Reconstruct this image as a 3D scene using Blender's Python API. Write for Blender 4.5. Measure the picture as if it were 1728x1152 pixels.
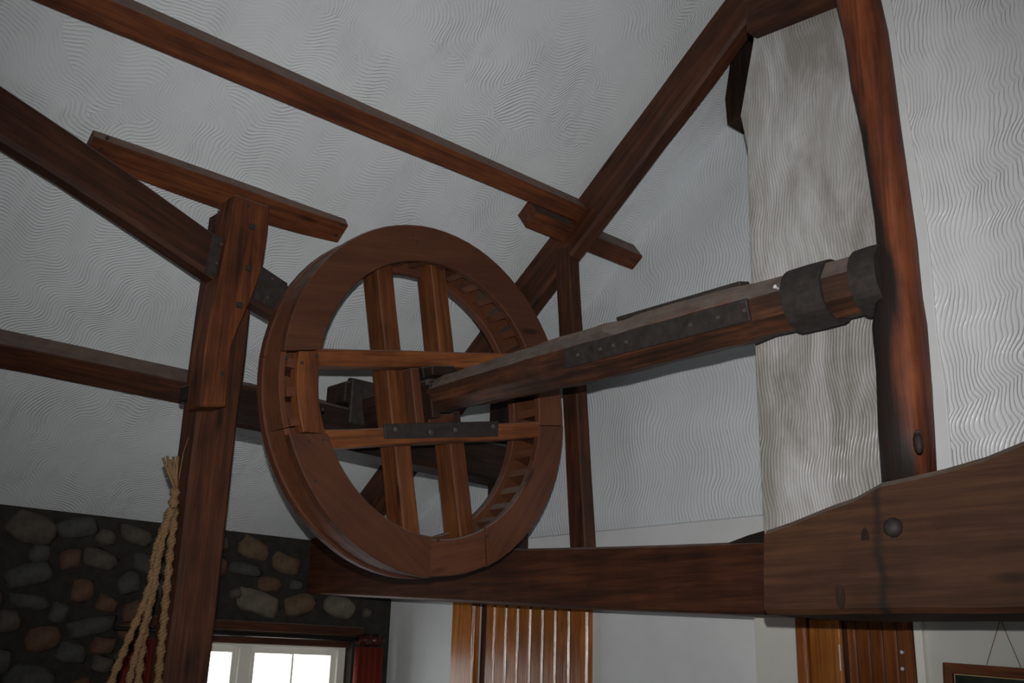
import bpy, bmesh, math, random
from math import sin, cos, radians, degrees, pi, hypot, atan2, sqrt
from mathutils import Vector as V, Matrix, noise

random.seed(7)
for o in list(bpy.data.objects): bpy.data.objects.remove(o)
scn = bpy.context.scene
COL = scn.collection

# ------------------------------------------------------------------ camera
F, CX, CY = 1750.0, 864.0, 576.0
YAW, PITCH, ROLL = radians(48), radians(17.4), radians(1.7)
EYE = V((0, 0, 1.65))
_h = V((-sin(YAW), cos(YAW), 0)); _r = V((cos(YAW), sin(YAW), 0)); _u = V((0, 0, 1))
FW = _h*cos(PITCH) + _u*sin(PITCH); _up = _u*cos(PITCH) - _h*sin(PITCH)
RT = _r*cos(ROLL) + _up*sin(ROLL); UP = _up*cos(ROLL) - _r*sin(ROLL)
cam_d = bpy.data.cameras.new('camera'); cam = bpy.data.objects.new('camera', cam_d); COL.objects.link(cam)
cam_d.sensor_width = 36; cam_d.lens = F/1728*36; cam_d.clip_start = 0.02
cam.matrix_world = Matrix(((RT.x, UP.x, -FW.x, EYE.x), (RT.y, UP.y, -FW.y, EYE.y), (RT.z, UP.z, -FW.z, EYE.z), (0, 0, 0, 1)))
scn.camera = cam

# ------------------------------------------------------------------ light
scn.view_settings.view_transform = 'Standard'; scn.view_settings.look = 'None'
scn.view_settings.gamma = 1; scn.view_settings.use_curve_mapping = False
scn.view_settings.exposure = 0.0
w = bpy.data.worlds.new('world'); scn.world = w; w.use_nodes = True
w.node_tree.nodes['Background'].inputs[0].default_value = (0.93, 0.965, 1.0, 1)
w.node_tree.nodes['Background'].inputs[1].default_value = 4.6
# the camera's own flash, a hand above the lens
fl = bpy.data.lights.new('flash', 'SPOT'); fo = bpy.data.objects.new('flash', fl); COL.objects.link(fo)
fl.energy = 400; fl.spot_size = radians(79); fl.spot_blend = 1.0; fl.shadow_soft_size = 0.012; fl.color = (1, 0.985, 0.965)
fo.matrix_world = cam.matrix_world.copy(); fo.location = EYE + UP*0.12
# daylight portals: the window in view and an unseen opening added for fill
def portal(name, loc, rot, sx, sy):
    l = bpy.data.lights.new(name, 'AREA'); l.shape = 'RECTANGLE'; l.size = sx; l.size_y = sy
    l.cycles.is_portal = True
    o = bpy.data.objects.new(name, l); COL.objects.link(o); o.location = loc; o.rotation_euler = rot
portal('window_portal', (-5.98, 3.2, 1.2), (0, radians(-90), 0), 1.2, 1.4)
portal('rear_fill_portal', (-1.4, -3.12, 1.5), (radians(90), 0, 0), 1.1, 1.0)

# ------------------------------------------------------------------ pixel -> place
def ray(x, y): return FW*F + RT*(x-CX) - UP*(y-CY)
def onp(x, y, n, c):
    n = V(n); v = ray(x, y); return EYE + v*((c - EYE.dot(n))/v.dot(n))
def onX(x, y, c): return onp(x, y, (1, 0, 0), c)
def onY(x, y, c): return onp(x, y, (0, 1, 0), c)

# ------------------------------------------------------------------ materials
def srgb(r, g, b):
    f = lambda c: ((c/255+0.055)/1.055)**2.4 if c > 10 else c/255/12.92
    return (f(r), f(g), f(b), 1)
class NT:
    def __init__(s, name):
        s.m = bpy.data.materials.new(name); s.m.use_nodes = True; s.t = s.m.node_tree
        s.b = s.t.nodes['Principled BSDF']; s.out = s.t.nodes['Material Output']
    def n(s, kind, **kw):
        nd = s.t.nodes.new(kind)
        for k, v in kw.items():
            if k.startswith('i_'):
                key = k[2:]; key = int(key) if key.isdigit() else key.replace('_', ' ')
                s.put(nd.inputs[key], v)
            else: setattr(nd, k, v)
        return nd
    def put(s, inp, v):
        if isinstance(v, bpy.types.NodeSocket): s.t.links.new(v, inp)
        elif isinstance(v, bpy.types.Node): s.t.links.new(v.outputs[0], inp)
        else: inp.default_value = v
    def math(s, op, a, b=0.0, c=0.0):
        nd = s.n('ShaderNodeMath', operation=op); s.put(nd.inputs[0], a); s.put(nd.inputs[1], b); s.put(nd.inputs[2], c); return nd.outputs[0]
    def ramp(s, fac, stops):
        nd = s.n('ShaderNodeValToRGB'); s.put(nd.inputs[0], fac); e = nd.color_ramp.elements
        while len(e) < len(stops): e.new(0.5)
        for i, (p, c) in enumerate(stops):
            e[i].position = p; e[i].color = c if len(c) == 4 else (*c, 1)
        return nd.outputs[0]
    def mix(s, fac, a, b):
        nd = s.n('ShaderNodeMix', data_type='RGBA'); s.put(nd.inputs[0], fac); s.put(nd.inputs[6], a); s.put(nd.inputs[7], b); return nd.outputs[2]
    def noise(s, vec, scale, detail=4, rough=0.55, dist=0.0):
        nd = s.n('ShaderNodeTexNoise'); s.put(nd.inputs['Vector'], vec); nd.inputs['Scale'].default_value = scale
        nd.inputs['Detail'].default_value = detail; nd.inputs['Roughness'].default_value = rough; nd.inputs['Distortion'].default_value = dist
        return nd.outputs['Fac']
    def mapping(s, vec, scale=(1, 1, 1), rot=(0, 0, 0), loc=(0, 0, 0)):
        nd = s.n('ShaderNodeMapping'); s.put(nd.inputs['Vector'], vec); nd.inputs['Scale'].default_value = scale
        nd.inputs['Rotation'].default_value = rot; s.put(nd.inputs['Location'], loc); return nd.outputs[0]
    def bump(s, h, strength, dist):
        nd = s.n('ShaderNodeBump'); s.put(nd.inputs['Height'], h); nd.inputs['Strength'].default_value = strength
        nd.inputs['Distance'].default_value = dist; s.put(s.b.inputs['Normal'], nd.outputs[0])
    def base(s, c): s.put(s.b.inputs['Base Color'], c)
    def rough(s, c): s.put(s.b.inputs['Roughness'], c)
    def spec(s, c): s.put(s.b.inputs['Specular IOR Level'], c)

def wood(name, dark, mid, light, dust=0.6, rough=0.62, scale=1.0, stain=0.0, spec=0.3, contrast=1.0, soot=False, streak=False):
    """grain runs along each object's local X"""
    t = NT(name); oc = t.n('ShaderNodeTexCoord').outputs['Object']; oi = t.n('ShaderNodeObjectInfo')
    off = t.n('ShaderNodeCombineXYZ', i_0=t.math('MULTIPLY', oi.outputs['Random'], 37.0), i_1=t.math('MULTIPLY', oi.outputs['Random'], 11.0), i_2=0.0).outputs[0]
    vec = t.mapping(oc, (1, 1, 1), loc=off)
    warp = t.noise(t.mapping(vec, (1.5, 4, 4)), 1.0, 2)
    g = t.noise(t.mapping(vec, (2.2*scale, 34*scale, 34*scale)), 1.0, 5, 0.6, 0.6)
    g2 = t.noise(t.mapping(vec, (5*scale, 130*scale, 130*scale)), 1.0, 3, 0.5)
    blot = t.noise(vec, 5.0, 3, 0.6)
    k = t.math('ADD', t.math('MULTIPLY', g, 0.6), t.math('ADD', t.math('MULTIPLY', g2, 0.2), t.math('MULTIPLY', blot, 0.3)))
    k = t.math('ADD', k, t.math('MULTIPLY', t.math('SUBTRACT', warp, 0.5), 0.25))
    c = t.ramp(k, [(0.54-0.18/contrast, dark), (0.54, mid), (0.54+0.18/contrast, light)])
    # knots and old stains
    vo = t.n('ShaderNodeTexVoronoi', feature='F1'); t.put(vo.inputs['Vector'], t.mapping(vec, (1.1, 4.5, 4.5))); vo.inputs['Scale'].default_value = 1.6
    kn = t.ramp(vo.outputs['Distance'], [(0.05, (1, 1, 1)), (0.14, (0, 0, 0))])
    c = t.mix(t.math('MULTIPLY', kn, 0.75), c, tuple(x*0.35 for x in dark[:3])+(1,))
    if stain:
        st = t.ramp(t.noise(t.mapping(vec, (2.0, 6, 6)), 1.0, 5, 0.65), [(0.46, (0, 0, 0)), (0.62, (1, 1, 1))])
        c = t.mix(t.math('MULTIPLY', st, stain), c, (0.012, 0.009, 0.007, 1))
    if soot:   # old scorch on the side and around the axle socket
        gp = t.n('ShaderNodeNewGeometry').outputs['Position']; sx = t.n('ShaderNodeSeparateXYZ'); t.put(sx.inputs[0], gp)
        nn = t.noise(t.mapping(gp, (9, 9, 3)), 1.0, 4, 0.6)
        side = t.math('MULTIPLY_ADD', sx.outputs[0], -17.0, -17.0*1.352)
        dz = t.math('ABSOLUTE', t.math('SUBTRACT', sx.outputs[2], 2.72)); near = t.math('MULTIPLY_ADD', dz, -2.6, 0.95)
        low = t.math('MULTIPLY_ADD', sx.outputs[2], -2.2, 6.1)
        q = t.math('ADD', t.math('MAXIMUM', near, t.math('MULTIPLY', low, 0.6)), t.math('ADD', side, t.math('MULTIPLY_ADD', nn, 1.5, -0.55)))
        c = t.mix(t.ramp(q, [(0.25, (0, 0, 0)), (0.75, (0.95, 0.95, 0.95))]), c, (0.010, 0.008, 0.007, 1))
    if streak:   # old dark water stain running down beside the bolt
        gp = t.n('ShaderNodeNewGeometry').outputs['Position']; sx = t.n('ShaderNodeSeparateXYZ'); t.put(sx.inputs[0], gp)
        dxx = t.math('ABSOLUTE', t.math('ADD', sx.outputs[0], t.math('MULTIPLY_ADD', t.noise(t.mapping(gp, (1, 1, 7)), 1.0, 3), 0.05, 1.376)))
        q = t.math('ADD', t.math('MULTIPLY_ADD', dxx, -28.0, 0.62), t.math('MULTIPLY_ADD', t.noise(t.mapping(gp, (40, 1, 9)), 1.0, 3), 0.8, -0.4))
        c = t.mix(t.ramp(q, [(0.1, (0, 0, 0)), (0.6, (0.8, 0.8, 0.8))]), c, (0.012, 0.009, 0.007, 1))
    val = t.math('ADD', 0.78, t.math('MULTIPLY', oi.outputs['Random'], 0.44))
    hs = t.n('ShaderNodeHueSaturation'); t.put(hs.inputs['Value'], val); t.put(hs.inputs['Color'], c); c = hs.outputs[0]
    if dust:
        geo = t.n('ShaderNodeNewGeometry'); sp = t.n('ShaderNodeSeparateXYZ'); t.put(sp.inputs[0], geo.outputs['Normal'])
        up = t.ramp(sp.outputs[2], [(0.30, (0, 0, 0)), (0.62, (1, 1, 1))])
        dn = t.ramp(t.noise(oc, 14, 4, 0.65), [(0.3, (0.45, 0.45, 0.45)), (0.65, (1, 1, 1))])
        c = t.mix(t.math('MULTIPLY', t.math('MULTIPLY', up, dn), dust), c, srgb(126, 116, 108))
    t.base(c); t.rough(rough); t.spec(spec)
    t.bump(t.math('ADD', t.math('MULTIPLY', g, 1.0), t.math('MULTIPLY', g2, 0.5)), 0.45, 0.004)
    return t.m

M = {}
M['oak'] = wood('stained_oak', srgb(42, 20, 9), srgb(84, 43, 21), srgb(118, 66, 34))
M['oak_red'] = wood('wheel_oak', srgb(64, 37, 24), srgb(89, 52, 34), srgb(108, 66, 43), dust=0.8, contrast=0.6)
M['oak_arm'] = wood('arm_oak', srgb(62, 32, 15), srgb(100, 55, 27), srgb(134, 80, 40), dust=0.45)
M['oak_deep'] = wood('dark_stained_oak', srgb(32, 16, 8), srgb(61, 32, 17), srgb(86, 48, 27))
M['oak_beam'] = wood('brown_stained_oak', srgb(40, 24, 15), srgb(66, 41, 26), srgb(86, 55, 36), streak=True)
M['oak_black'] = wood('blackened_oak', srgb(14, 10, 8), srgb(36, 23, 16), srgb(58, 36, 24), stain=0.5)
M['oak_worn'] = wood('worn_axle_oak', srgb(28, 18, 13), srgb(64, 38, 25), srgb(108, 64, 40), stain=0.6, dust=1.0)
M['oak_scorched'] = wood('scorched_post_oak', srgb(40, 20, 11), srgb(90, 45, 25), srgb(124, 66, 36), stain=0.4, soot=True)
M['pine'] = wood('varnished_pine', srgb(92, 50, 20), srgb(138, 82, 34), srgb(166, 106, 50), dust=0, rough=0.25, spec=0.5)
M['pine_red'] = wood('varnished_frame', srgb(78, 38, 16), srgb(114, 62, 27), srgb(136, 80, 38), dust=0, rough=0.3, spec=0.5)
M['mahogany'] = wood('turned_dark_wood', srgb(34, 14, 9), srgb(60, 27, 17), srgb(80, 38, 24), dust=0, rough=0.35)

def iron(name, col, rough):
    t = NT(name); oc = t.n('ShaderNodeTexCoord').outputs['Object']
    n1 = t.noise(oc, 30, 5, 0.6); t.base(t.ramp(n1, [(0.3, tuple(x*0.6 for x in col)), (0.7, tuple(x*1.5 for x in col))]))
    t.rough(rough); t.b.inputs['Metallic'].default_value = 0.25; t.bump(n1, 0.3, 0.003); return t.m
M['iron'] = iron('forged_iron', (0.030, 0.023, 0.020), 0.68)
M['bolt'] = iron('worn_iron_bolt', (0.085, 0.075, 0.07), 0.38)

def simple(name, col, rough=0.7, var=0.1, scale=12.0, bump=0.1, bd=0.003, spec=0.3):
    t = NT(name); oc = t.n('ShaderNodeTexCoord').outputs['Object']; n1 = t.noise(oc, scale, 4, 0.6)
    t.base(t.ramp(n1, [(0.3, tuple(x*(1-var) for x in col[:3])), (0.7, tuple(min(1, x*(1+var)) for x in col[:3]))]))
    t.rough(rough); t.spec(spec); t.bump(n1, bump, bd); return t.m
M['paint'] = simple('matt_wall_paint', srgb(205, 207, 208), 0.75, 0.04, 6, 0.15, 0.004)
M['paint_cream'] = simple('cream_wall_paint', srgb(200, 200, 192), 0.75, 0.04, 6, 0.15, 0.004)
M['white_gloss'] = simple('white_gloss_paint', srgb(232, 232, 222), 0.35, 0.03, 8, 0.1, 0.002)
M['floor'] = simple('stone_floor', srgb(112, 96, 80), 0.6, 0.25, 3, 0.2, 0.004)
M['mortar'] = simple('dark_mortar', srgb(44, 42, 37), 0.95, 0.3, 18, 0.7, 0.012)
for i, c in enumerate(((76, 70, 62), (92, 76, 58), (66, 66, 62), (86, 64, 50), (98, 92, 80))):
    M['stone%d' % i] = simple('field_stone_%s' % 'abcde'[i], srgb(*c), 0.9, 0.35, 14, 0.6, 0.012)
M['rope'] = simple('jute_rope', srgb(122, 95, 66), 0.9, 0.25, 120, 0.6, 0.003)
M['curtain'] = simple('red_curtain', srgb(104, 34, 20), 0.9, 0.2, 60, 0.2, 0.002)
M['black'] = simple('black_rod', srgb(26, 22, 20), 0.4, 0.2, 20)
M['metal_and_glare'] = simple('pale_metal_and_glare', srgb(196, 196, 200), 0.25, 0.1, 20)  # pale tone for the nail and for painted glare and slit
M['dark_print'] = simple('dark_print', srgb(46, 50, 44), 0.25, 0.5, 7, 0.0, 0.001, 0.5)
M['mount'] = simple('picture_mount', srgb(170, 150, 104), 0.6, 0.06, 9)
M['moss'] = simple('dusty_cobweb_moss', srgb(72, 74, 52), 1.0, 0.4, 60, 0.8, 0.01)
t = NT('window_glass')
tr = t.n('ShaderNodeBsdfTransparent'); gl = t.n('ShaderNodeBsdfGlossy'); gl.inputs['Roughness'].default_value = 0.02
mx = t.n('ShaderNodeMixShader'); mx.inputs[0].default_value = 0.08
t.t.links.new(tr.outputs[0], mx.inputs[1]); t.t.links.new(gl.outputs[0], mx.inputs[2]); t.t.links.new(mx.outputs[0], t.out.inputs[0])
M['glass'] = t.m

def plaster(name, col, period, mode, rough=0.5, strength=0.5, grime=0.0, spec=0.4):
    """combed plaster: local XY is the plane, comb lines sweep along local Y"""
    t = NT(name); oc = t.n('ShaderNodeTexCoord').outputs['Object']
    if mode == 'arcs':
        wv = t.n('ShaderNodeTexNoise'); t.put(wv.inputs['Vector'], oc); wv.inputs['Scale'].default_value = 2.0
        wadd = t.n('ShaderNodeVectorMath', operation='MULTIPLY_ADD'); t.put(wadd.inputs[0], wv.outputs['Color']); wadd.inputs[1].default_value = (0.5, 0.5, 0); t.put(wadd.inputs[2], oc)
        vo = t.n('ShaderNodeTexVoronoi', feature='F1', voronoi_dimensions='2D'); t.put(vo.inputs['Vector'], wadd.outputs[0]); vo.inputs['Scale'].default_value = 1.7
        sub = t.n('ShaderNodeVectorMath', operation='SUBTRACT'); t.put(sub.inputs[0], oc); t.put(sub.inputs[1], vo.outputs['Position'])
        rot = t.n('ShaderNodeVectorRotate', rotation_type='Z_AXIS'); t.put(rot.inputs['Vector'], sub.outputs[0])
        sc = t.n('ShaderNodeSeparateColor'); t.put(sc.inputs[0], vo.outputs['Color'])
        t.put(rot.inputs['Angle'], t.math('MULTIPLY_ADD', sc.outputs[0], 2.4, 0.2)); p = rot.outputs[0]
    else: p = oc
    sx = t.n('ShaderNodeSeparateXYZ'); t.put(sx.inputs[0], p); X, Y = sx.outputs[0], sx.outputs[1]
    nz = t.noise(oc, 1.6, 2); nz2 = t.noise(oc, 5.0, 2)
    ph = t.math('MULTIPLY_ADD', Y, 2*pi/{'arcs': 0.30, 'wave': 0.36, 'scallop': 0.36, 'soot': 0.42}[mode], t.math('MULTIPLY', nz, 9.0))
    if mode == 'scallop': ph = t.math('ADD', ph, t.math('MULTIPLY', X, 6.0))
    amp = {'arcs': 0.032, 'wave': 0.022, 'scallop': 0.016, 'soot': 0.010}[mode]
    xw = t.math('ADD', X, t.math('MULTIPLY', t.math('SINE', ph), t.math('MULTIPLY', nz, 2*amp)))
    if mode == 'scallop':
        cusp = t.math('ABSOLUTE', t.math('SINE', t.math('ADD', t.math('MULTIPLY_ADD', Y, pi/0.125, t.math('MULTIPLY', X, -9.0)), t.math('MULTIPLY', nz2, 1.5))))
        xw = t.math('ADD', xw, t.math('MULTIPLY', cusp, t.math('MULTIPLY', t.ramp(t.noise(oc, 2.4, 2), [(0.42, (0.1, 0.1, 0.1)), (0.58, (1, 1, 1))]), 0.02)))
    xw = t.math('ADD', xw, t.math('MULTIPLY', nz2, 0.04))
    xw = t.math('ADD', xw, t.math('MULTIPLY', t.noise(t.mapping(oc, (30, 5, 1)), 1.0, 3), 0.012))
    ln = t.math('SINE', t.math('MULTIPLY', xw, 2*pi/period))
    ln = t.math('POWER', t.math('MULTIPLY_ADD', ln, 0.5, 0.5), 2.2)
    lo = 0.12 if mode == 'arcs' else (0.3 if mode == 'wave' else 0.38)
    vis = t.ramp(t.noise(oc, 2.6, 3, 0.6), [(0.34, (lo, lo, lo)), (0.6, (1, 1, 1))])
    vis2 = t.ramp(t.noise(t.mapping(oc, (22, 3, 1)), 1.0, 3, 0.6), [(0.3, (lo, lo, lo)), (0.65, (1, 1, 1))])
    h = t.math('MULTIPLY', ln, t.math('MULTIPLY', vis, vis2))
    h = t.math('ADD', h, t.math('MULTIPLY', t.noise(oc, 9, 4, 0.6), 0.5))
    h = t.math('ADD', h, t.math('MULTIPLY', t.noise(oc, 2.2, 2), 1.2))
    c = t.ramp(t.noise(oc, 3.0, 4, 0.6), [(0.3, tuple(x*0.90 for x in col[:3])), (0.7, col)])
    if grime:
        st = t.ramp(t.noise(t.mapping(oc, (6, 1.6, 1)), 1.0, 6, 0.66, 0.5), [(0.22, (0.1, 0.1, 0.1)), (0.62, (1, 1, 1))])
        c = t.mix(t.math('MULTIPLY', st, grime), c, srgb(138, 134, 128))
    t.base(c); t.rough(rough); t.spec(spec); t.bump(h, strength, 0.006)
    return t.m
PL = srgb(216, 221, 224)
M['pl_ceiling'] = plaster('combed_ceiling_plaster', PL, 0.0175, 'arcs', 0.42, 0.6)
M['pl_gable'] = plaster('combed_gable_plaster', PL, 0.0205, 'wave', 0.45, 0.5)
M['pl_right'] = plaster('combed_wall_plaster', srgb(218, 219, 221), 0.0135, 'scallop', 0.33, 0.8, 0.0, 0.5)
M['pl_soot'] = plaster('sooty_combed_plaster', srgb(212, 212, 212), 0.0115, 'soot', 0.35, 0.5, 1.0, 0.5)

# ------------------------------------------------------------------ builders
WM = {}
def frame(origin, axis, hint=(0, 0, 1)):
    x = V(axis).normalized(); h = V(hint)
    if abs(x.dot(h.normalized())) > 0.97: h = V((1, 0, 0)) if abs(x.x) < 0.9 else V((0, 1, 0))
    y = h.cross(x).normalized(); z = x.cross(y)
    return Matrix(((x.x, y.x, z.x, origin[0]), (x.y, y.y, z.y, origin[1]), (x.z, y.z, z.z, origin[2]), (0, 0, 0, 1)))
def link(o, parent=None, mw=None):
    COL.objects.link(o); mw = mw or Matrix.Identity(4); WM[o] = mw
    if parent is not None:
        o.parent = parent; o.matrix_parent_inverse = WM[parent].inverted()
    o.matrix_basis = mw
    return o
def put(name, verts, faces, mat, parent=None, axis=(1, 0, 0), hint=(0, 0, 1), bevel=0.0, smooth=False, origin=None, seg=1):
    verts = [V(v) for v in verts]
    if origin is None:
        lo = V([min(v[i] for v in verts) for i in range(3)]); hi = V([max(v[i] for v in verts) for i in range(3)]); origin = (lo+hi)/2
    mw = frame(origin, axis, hint); inv = mw.inverted()
    me = bpy.data.meshes.new(name); bm = bmesh.new()
    vs = [bm.verts.new(inv @ v) for v in verts]
    for f in faces:
        try: bm.faces.new([vs[i] for i in f])
        except ValueError: pass
    bmesh.ops.recalc_face_normals(bm, faces=bm.faces)
    if bevel: bmesh.ops.bevel(bm, geom=[e for e in bm.edges if e.calc_face_angle(0) > 0.5], offset=bevel, segments=seg, affect='EDGES', profile=0.6)
    bm.to_mesh(me); bm.free(); me.materials.append(M[mat] if isinstance(mat, str) else mat)
    if smooth:
        for p in me.polygons: p.use_smooth = True
    o = bpy.data.objects.new(name, me)
    return link(o, parent, mw)
def tag(o, label=None, cat=None, group=None, kind=None):
    if label: o['label'] = label
    if cat: o['category'] = cat
    if group: o['group'] = group
    if kind: o['kind'] = kind
    return o
def empty(name, loc):
    o = bpy.data.objects.new(name, None); o.empty_display_size = 0.1
    return link(o, None, Matrix.Translation(V(loc)))
def box(x0, x1, y0, y1, z0, z1):
    v = [V((x, y, z)) for x in (x0, x1) for y in (y0, y1) for z in (z0, z1)]
    return v, [(0, 1, 3, 2), (4, 6, 7, 5), (0, 4, 5, 1), (2, 3, 7, 6), (0, 2, 6, 4), (1, 5, 7, 3)]
def pbox(name, b, mat, parent=None, axis=None, bevel=0.004, **k):
    v, f = box(*b)
    if axis is None:
        d = (b[1]-b[0], b[3]-b[2], b[5]-b[4]); i = max(range(3), key=lambda q: d[q]); axis = [(1, 0, 0), (0, 1, 0), (0, 0, 1)][i]
    return put(name, v, f, mat, parent, axis, bevel=bevel, **k)
def join(parts):
    vs, fs = [], []
    for v, f in parts:
        n = len(vs); vs += list(v); fs += [tuple(i+n for i in q) for q in f]
    return vs, fs
def prism(poly, ext):
    n = len(poly); ext = V(ext); v = [V(p) for p in poly] + [V(p)+ext for p in poly]
    f = [tuple(range(n)), tuple(range(2*n-1, n-1, -1))] + [(i, (i+1) % n, n+(i+1) % n, n+i) for i in range(n)]
    return v, f
def loft(secs, cap=True, closed=False):
    n = len(secs[0]); v = [V(p) for s in secs for p in s]; f = []
    m = len(secs)
    for i in range(m if closed else m-1):
        a, b = i*n, ((i+1) % m)*n
        for j in range(n): f.append((a+j, a+(j+1) % n, b+(j+1) % n, b+j))
    if cap and not closed: f.append(tuple(range(n))[::-1]); f.append(tuple(range((m-1)*n, m*n)))
    return v, f
def jit(p, amp, sc=3.0, seed=0.0): return p + noise.noise_vector(p*sc + V((seed, seed*1.7, 0)))*amp
def rrect(cx, cy, w_, h_, c):
    a, b = w_/2, h_/2
    return [(cx+x, cy+y) for x, y in ((a-c, -b), (a, -b+c), (a, b-c), (a-c, b), (-a+c, b), (-a, b-c), (-a, -b+c), (-a+c, -b))]
def timber(name, p0, p1, w_, h_, mat, parent=None, up=(0, 0, 1), cham=0.012, wob=0.006, n=14, wfun=None, sc=2.5):
    """hewn timber from p0 to p1 (centre line), w_ across, h_ along up"""
    p0, p1 = V(p0), V(p1); x = (p1-p0).normalized(); y = V(up).cross(x).normalized(); z = x.cross(y)
    sd = random.random()*50; secs = []
    for i in range(n+1):
        t_ = i/n; c = p0.lerp(p1, t_); fw_, fh = wfun(t_) if wfun else (1, 1)
        secs.append([jit(c + y*a + z*b, wob, sc, sd) for a, b in rrect(0, 0, w_*fw_, h_*fh, cham)])
    v, f = loft(secs); return put(name, v, f, mat, parent, x, up, origin=p0.lerp(p1, 0.5))
def tube(pts, rad, ns=8):
    secs = []; pts = [V(p) for p in pts]
    for i, p in enumerate(pts):
        d = (pts[min(i+1, len(pts)-1)] - pts[max(i-1, 0)]).normalized()
        a = d.orthogonal().normalized() if abs(d.z) > 0.99 else V((0, 0, 1)).cross(d).normalized(); b = d.cross(a)
        r_ = rad(i/(len(pts)-1)) if callable(rad) else rad
        secs.append([p + a*(r_*cos(2*pi*k/ns)) + b*(r_*sin(2*pi*k/ns)) for k in range(ns)])
    return loft(secs)
def lathe(c, axis, prof, ns=16):
    c, ax = V(c), V(axis).normalized(); a = ax.orthogonal().normalized(); b = ax.cross(a)
    return loft([[c + ax*s + a*(r_*cos(2*pi*k/ns)) + b*(r_*sin(2*pi*k/ns)) for k in range(ns)] for s, r_ in prof])
def bolt_head(name, c, nrm, r_, mat, parent, square=True, h_=0.008):
    c = V(c); nrm = V(nrm).normalized()
    v, f = lathe(c, nrm, [(-0.004, r_), (h_*0.6, r_), (h_, r_*0.75)], 4 if square else 10)
    return put(name, v, f, mat, parent, nrm)

# ------------------------------------------------------------------ room shell
GY = 4.15
_a = onY(640, 960, GY); _b = onY(1225, 215, GY)
CN = (_b-_a).cross(V((0, 1, 0))).normalized()
if CN.z < 0: CN = -CN
CC = CN.dot(_a); CA = V((CN.z, 0, -CN.x))          # CA runs up the slope
def ceil_z(x): return (CC - CN.x*x)/CN.z
SX = -5.72; RIDGE = -2.0; EX = 1.75
RZ = ceil_z(RIDGE); SLOPE = -CN.x/CN.z
def right_z(x): return RZ - (x-RIDGE)*SLOPE
def slab(name, x0, x1, zf, mat):
    poly = [V((x0, -3.2, zf(x0))), V((x1, -3.2, zf(x1))), V((x1, -3.2, zf(x1)+0.15)), V((x0, -3.2, zf(x0)+0.15))]
    v, f = prism(poly, (0, 7.6, 0)); ax = V((x1-x0, 0, zf(x1)-zf(x0)))
    return tag(put(name, v, f, mat, None, (0, 1, 0), hint=V((0, 1, 0)).cross(ax)), kind='structure')
tag(slab('ceiling', SX-0.3, RIDGE, ceil_z, 'pl_ceiling'), 'sloping white combed plaster ceiling between the roof timbers')
tag(slab('ceiling_far_slope', RIDGE, EX+0.3, right_z, 'pl_ceiling'), 'opposite roof slope of white plaster beyond the ridge')
tag(pbox('floor', (SX-0.3, EX+0.3, -3.2, 4.4, -0.12, 0.0), 'floor', bevel=0), 'plain stone floor of the room', kind='structure')

D2Y = 3.85
# gable end behind the truss, lower storey smooth and upper part combed
g_poly = [(SX-0.2, 2.24), (EX, 2.24), (EX, right_z(EX)), (RIDGE, RZ), (SX-0.2, ceil_z(SX-0.2))]
v, f = prism([V((x, GY, z)) for x, z in g_poly], (0, 0.15, 0))
tag(put('wall_back', v, f, 'pl_gable', None, (1, 0, 0), hint=(0, -1, 0)), 'white gable wall of wavy combed plaster behind the truss', kind='structure')
v, f = box(SX-0.2, -2.82, GY, GY+0.15, 0, 2.24)
tag(put('wall_back_lower', v, f, 'paint', None, (1, 0, 0), hint=(0, -1, 0)), 'smooth painted wall under the tie beam beside the plank door', kind='structure')
v, f = box(onY(1275, 1090, D2Y).x, EX, D2Y, GY+0.15, 0, 1.97)
tag(put('wall_passage', v, f, 'paint_cream', None, (1, 0, 0), hint=(0, -1, 0)), 'cream painted wall below the cambered beam', kind='structure')
# upper partition carried by the cambered beam
PY = 2.95
px0 = -2.0
top = [onY(1275, 50, PY), onY(1250, 195, PY), onY(1262, 250, PY), onY(1266, 400, PY), onY(1290, 893, PY)]
edge = [(p.x, p.z) for p in top]
split = onY(1532, 400, PY).x
pl_poly = [V((edge[-1][0], PY, 1.98)), V((split, PY, 1.98)), V((split, PY, 4.6)), V((edge[0][0], PY, 4.6))] + [V((x, PY, z)) for x, z in edge]
v, f = prism(pl_poly, (0, GY-PY, 0))
tag(put('wall_right', v, f, 'pl_soot', None, (1, 0, 0), hint=(0, -1, 0)), 'sooty streaked plaster wall between the corner and the round post', kind='structure')
v, f = prism([V((split, PY, 1.98)), V((EX, PY, 1.98)), V((EX, PY, right_z(EX))), V((split, PY, right_z(split)))], (0, GY-PY, 0))
tag(put('wall_right_bay', v, f, 'pl_right', None, (1, 0, 0), hint=(0, -1, 0)), 'bright white wall combed in deep scallops beside the round post', kind='structure')
# outer walls not in view, they close the room
v, f = box(EX, EX+0.15, -3.2, 4.3, 0, right_z(EX)); tag(put('wall_far_right', v, f, 'paint', None, (0, 1, 0), hint=(1, 0, 0)), 'plain side wall closing the room', kind='structure')
rw = join([box(SX, -1.95, -3.2, -3.05, 0, 5), box(-0.85, EX, -3.2, -3.05, 0, 5), box(-1.95, -0.85, -3.2, -3.05, 0, 1.0), box(-1.95, -0.85, -3.2, -3.05, 2.0, 5.2)])  # rear opening added to let ambient light into the room
tag(put('wall_front', *rw, 'paint', None, (1, 0, 0), hint=(0, -1, 0)), 'plain unseen wall behind the viewer with an opening added for fill light', kind='structure')

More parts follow.
